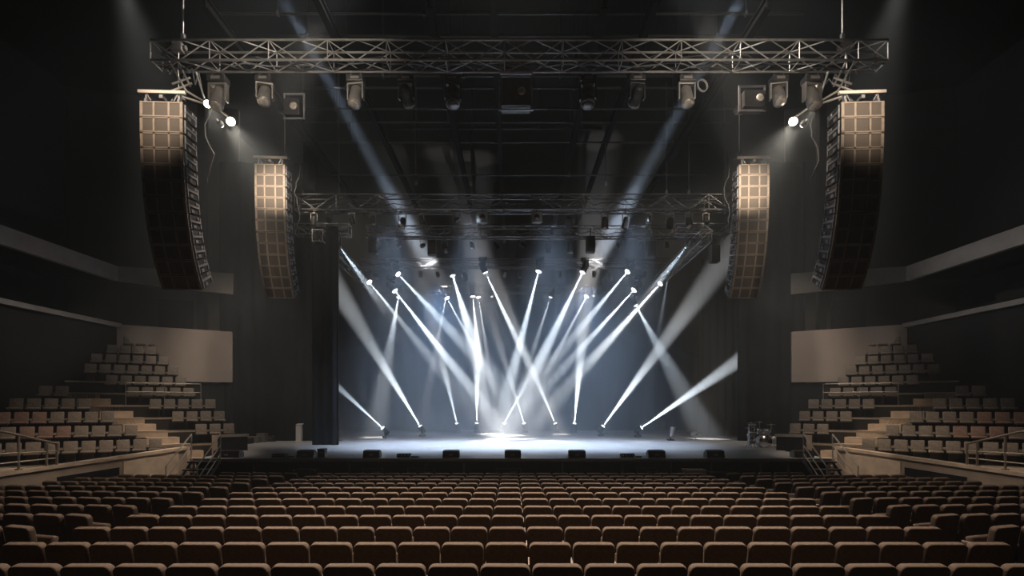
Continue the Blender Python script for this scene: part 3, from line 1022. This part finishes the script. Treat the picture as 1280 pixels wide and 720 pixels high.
for px, w_, lab in ((285, .95, 'long black monitor wedge at the far left end of the stage edge'), (383, .62, 'black monitor wedge beside the upright case left of centre'), (465, .6, 'black monitor wedge second from the left case'), (564, .6, 'black monitor wedge left of the middle one'),
                    (641, .6, 'black monitor wedge in the middle of the stage edge'), (721, .62, 'black monitor wedge right of the middle one'), (820, .62, 'black monitor wedge second right of the middle one'),
                    (893, .64, 'black monitor wedge third right of the middle one'), (1003, .7, 'black monitor wedge at the far right end of the stage edge')):
    wedge(lab, px, w_)
for px, lab in ((350, 'small stage box with cables left on the stage edge'), (505, 'flat stage box left of the middle wedges'), (784, 'flat stage box right of the middle wedges')):
    y = 18.9
    t = thing('stage_box', lab, 'connection box', ((px - 640) / F * y, y, STAGE_Z))
    part('case', MB().use('metal').box((0, 0, .075), (.5, .25, .13), None, .015), t)
    for k in range(4):
        part('socket', MB().use('rig', True).lathe([(.03, 0), (.03, .02)], 10, c=(-.18 + .12 * k, -.13, .08), R=Matrix.Rotation(PI / 2, 3, 'X')), t)
    part('cable', MB().use('cable').path([(.25, 0, .03), (.4, .1, .02), (.55, .05, .02), (.5, -.1, .02), (.3, -.18, .02)], .02), t)


def case(name, label, cat, loc, d, m='fix', rz=0., lit=False):
    t = thing(name, label, cat, loc, rz)
    part('body', MB().use(m).box((0, 0, d[2] / 2), d, None, .015), t)
    q = MB().use('rig')
    for sx in (-1, 1):
        for sz in (0, 1):
            q.box((sx * (d[0] / 2 - .01), -d[1] / 2 - .004, .02 + sz * (d[2] - .04)), (.05, .02, .05))
    part('corner', q, t)
    part('handle', MB().use('rig').box((0, -d[1] / 2 - .01, d[2] * .6), (.16, .03, .05)), t)
    if lit:
        part('label_plate', MB().use('white').box((d[0] * .1, -d[1] / 2 - .012, d[2] * .35), (.26, .01, .11)), t)


case('equipment_case', 'upright black case standing on the stage edge left of centre', 'case', (-6.98, 18.85, STAGE_Z), (.26, .3, .33))
case('equipment_case', 'black case on the pit floor below the left wedge, pale plate', 'case', (-7.2, 18.05, 0), (.75, .6, .95), lit=True)
case('equipment_case', 'low black case on the pit floor beside the aisle, left', 'case', (-8.0, 17.9, 0), (.7, .5, .42))
case('equipment_case', 'black case on the pit floor below the right wedge, pale plate', 'case', (7.35, 18.1, 0), (.9, .55, .85), lit=True)
case('equipment_case', 'pale box on the pit floor near the right end of front seats', 'case', (6.3, 17.75, 0), (.75, .4, .98), 'concrete')
for k, (px, py, d, dd) in enumerate(((318, 552, 26.5, (.6, .4, .32)), (328, 551, 27, (.45, .4, .46)), (339, 549, 27.4, (.4, .35, .3)), (309, 552, 25.8, (.5, .4, .3)))):
    case('flight_case', ['grey', 'tallest pale', 'small dark', 'leftmost low'][k] + ' flight case in the cluster behind the left box wall', 'case', ((px - 640) / F * d, d, STAGE_Z), dd, 'fixrim' if k < 2 else 'fix')
# lectern
x, y = (374 - 640) / F * 27.2, 27.2
t = thing('lectern', 'slim white lectern with a microphone at the left of the stage', 'lectern', (x, y, STAGE_Z))
part('column', MB().use('white').box((0, 0, .45), (.27, .24, .86), None, .015), t)
part('base', MB().use('white').box((0, 0, .02), (.4, .34, .04), None, .008), t)
part('top', MB().use('white').box((.03, 0, .93), (.32, .30, .03), Matrix.Rotation(.18, 3, 'X'), .008), t)
part('microphone', MB().use('metal').path([(-.02, .05, .94), (-.02, .0, 1.12), (-.02, -.08, 1.18)], .012).tube((-.02, -.08, 1.18), (-.02, -.13, 1.19), .025, 8), t)
# microphone stand
t = thing('microphone_stand', 'short microphone stand beside the left leg curtain', 'microphone stand', ((425 - 640) / F * 28, 28, STAGE_Z))
part('base', MB().use('alu', True).lathe([(.16, 0), (.16, .02), (.03, .04)], 16), t)
part('pole', MB().use('alu').tube((0, 0, .03), (0, 0, .62), .014, 8), t)
part('microphone', MB().use('metal').tube((0, .02, .60), (0, -.12, .66), .025, 8), t)
# white tilted lamp panel and small silver thing
t = thing('floor_panel_light', 'white curved panel lamp tilted up at the right of the stage', 'stage light', ((838 - 640) / F * 28.3, 28.3, STAGE_Z))
part('base', MB().use('metal').box((0, 0, .03), (.34, .3, .05), None, .01).box((0, 0, .12), (.05, .05, .16)), t)
q = MB().use('white', True)
vs, fs = [], []
for i in range(9):
    u = i / 8
    for j, xx in enumerate((-.5, .5)):
        wd = .13 + .12 * u
        vs.append((.05 + .14 * u + xx * wd * 2 * .6, .10 * math.sin(u * 2.2), .18 + .56 * u))
for b in range(2):
    for i in range(9):
        pass
n = len(vs)
vs2 = [(a, b_ + .03, c) for a, b_, c in vs]
for i in range(8):
    a = 2 * i
    fs += [(a, a + 1, a + 3, a + 2), (n + a, n + a + 2, n + a + 3, n + a + 1), (a, a + 2, n + a + 2, n + a), (a + 1, n + a + 1, n + a + 3, a + 3)]
fs += [(0, n, n + 1, 1), (16, 17, n + 17, n + 16)]
q.add(vs + vs2, fs)
part('panel', q, t)
t = thing('snare_drum', 'small silver drum on a low stand at the right of the stage', 'drum', ((868 - 640) / F * 28.6, 28.6, STAGE_Z))
part('shell', MB().use('shell', True).lathe([(.19, .26), (.2, .27), (.2, .39), (.19, .40)], 18), t)
part('drumhead', MB().use('skin').lathe([(.185, .398), (.185, .405)], 18), t)
part('stand', MB().use('chrome').tube((-.18, 0, 0), (.05, 0, .26), .012).tube((.18, .05, 0), (-.05, 0, .26), .012).tube((0, -.18, 0), (0, .05, .26), .012).tube((.1, 0, .38), (.1, 0, .62), .01), t)
# drum kit
dk = thing('drum_kit', 'silver drum kit with cymbals at the right end of the stage', 'drum kit', ((953 - 640) / F * 23.3, 23.3, STAGE_Z))


def drum(name, c, r, h, R, parent):
    o = part(name, MB().use('shell', True).lathe([(r, -h / 2), (r, h / 2)], 20, R=R), parent, loc=c)
    part('hoop', MB().use('chrome', True).lathe([(r * 1.04, -h / 2 - .01), (r * 1.04, -h / 2 + .025)], 20, R=R).lathe([(r * 1.04, h / 2 - .025), (r * 1.04, h / 2 + .01)], 20, R=R), o)
    part('drumhead', MB().use('skin').lathe([(r * .98, -h / 2 - .004), (r * .98, -h / 2 + .0)], 20, R=R).lathe([(r * .98, h / 2), (r * .98, h / 2 + .006)], 20, R=R), o)


RX = Matrix.Rotation(PI / 2, 3, 'X')
drum('bass_drum', (.05, 0, .29), .28, .4, RX, dk)
drum('tom', (-.12, -.02, .74), .13, .2, Matrix.Rotation(.35, 3, 'X'), dk)
drum('tom', (.2, -.02, .74), .14, .2, Matrix.Rotation(.35, 3, 'X'), dk)
drum('floor_tom', (.52, .1, .35), .19, .36, Matrix(((1, 0, 0), (0, 1, 0), (0, 0, 1))), dk)
drum('snare', (-.42, .2, .55), .17, .14, Matrix(((1, 0, 0), (0, 1, 0), (0, 0, 1))), dk)
for x, y, z, r in ((-.45, .1, 1.12, .2), (.5, .2, 1.05, .22), (.05, .35, 1.16, .2), (-.62, .05, .9, .16)):
    o = part('cymbal_stand', MB().use('chrome').tube((x, y, 0), (x, y, z), .014, 6).tube((x - .16, y - .1, 0), (x, y, .3), .01).tube((x + .16, y - .1, 0), (x, y, .3), .01).tube((x, y + .18, 0), (x, y, .3), .01), dk)
    part('cymbal', MB().use('brass', True).lathe([(r, z - .012), (r * .3, z + .004), (.03, z + .03)], 20, c=(x, y, 0), R=None), o)
t = thing('instrument_rack', 'tall silver rack standing left of the drum kit', 'rack', ((940 - 640) / F * 23.2, 23.2, STAGE_Z))
for x in (-.12, .12):
    part('upright', MB().use('chrome').box((x, 0, .55), (.035, .035, 1.1)).box((x, 0, .015), (.05, .4, .03)), t)
for z in (.35, .7, 1.05):
    part('shelf', MB().use('shell').box((0, 0, z), (.26, .22, .03)).use('fixrim').box((.02, 0, z - .1), (.18, .16, .13)), t)
t = thing('stool', 'round silver drum stool right of the drum kit', 'stool', ((975 - 640) / F * 23.6, 23.6, STAGE_Z))
part('seat', MB().use('shell', True).lathe([(.15, .42), (.17, .44), (.17, .5), (.15, .52)], 16), t)
part('tripod', MB().use('chrome').tube((-.18, -.1, 0), (0, 0, .3), .014).tube((.18, -.1, 0), (0, 0, .3), .014).tube((0, .2, 0), (0, 0, .3), .014).tube((0, 0, .25), (0, 0, .43), .02), t)

# ------------------------------------------------------------------ haze and world
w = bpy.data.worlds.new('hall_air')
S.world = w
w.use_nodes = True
nt = w.node_tree
nt.nodes['Background'].inputs[0].default_value = (0, 0, 0, 1)
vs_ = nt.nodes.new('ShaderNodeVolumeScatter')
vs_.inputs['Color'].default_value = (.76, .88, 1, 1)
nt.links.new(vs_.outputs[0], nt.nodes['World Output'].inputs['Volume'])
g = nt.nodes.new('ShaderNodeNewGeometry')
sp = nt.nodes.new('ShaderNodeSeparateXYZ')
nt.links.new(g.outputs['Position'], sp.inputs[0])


def ramp(src, a, b, c, d):
    m = nt.nodes.new('ShaderNodeMapRange')
    m.interpolation_type = 'SMOOTHSTEP'
    for i, v in zip((1, 2, 3, 4), (a, b, c, d)):
        m.inputs[i].default_value = v
    nt.links.new(src, m.inputs[0])
    return m.outputs[0]


def mth(op, a, b, c=None):
    m = nt.nodes.new('ShaderNodeMath')
    m.operation = op
    for i, v in enumerate((a, b, c)):
        if v is None:
            continue
        if isinstance(v, (int, float)):
            m.inputs[i].default_value = v
        else:
            nt.links.new(v, m.inputs[i])
    return m.outputs[0]


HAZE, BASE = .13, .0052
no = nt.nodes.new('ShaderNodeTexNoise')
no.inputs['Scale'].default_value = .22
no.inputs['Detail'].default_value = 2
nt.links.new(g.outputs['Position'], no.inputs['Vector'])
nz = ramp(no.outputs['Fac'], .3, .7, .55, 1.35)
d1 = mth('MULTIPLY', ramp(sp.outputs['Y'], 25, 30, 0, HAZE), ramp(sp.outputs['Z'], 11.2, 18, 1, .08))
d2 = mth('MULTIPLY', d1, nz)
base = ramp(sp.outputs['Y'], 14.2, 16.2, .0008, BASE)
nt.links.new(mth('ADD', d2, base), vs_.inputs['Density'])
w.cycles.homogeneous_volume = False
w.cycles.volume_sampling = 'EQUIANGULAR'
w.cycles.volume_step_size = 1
c = S.cycles
c.volume_max_steps = 24
c.max_bounces = 3
c.diffuse_bounces = 2
c.glossy_bounces = 2
c.volume_bounces = 0
c.transmission_bounces = 1
c.caustics_reflective = False
c.caustics_refractive = False
c.sample_clamp_indirect = 4
c.use_denoising = True
v = S.view_settings
v.view_transform = 'Standard'
v.look = 'None'
v.gamma = 1
v.exposure = 0
v.use_curve_mapping = False
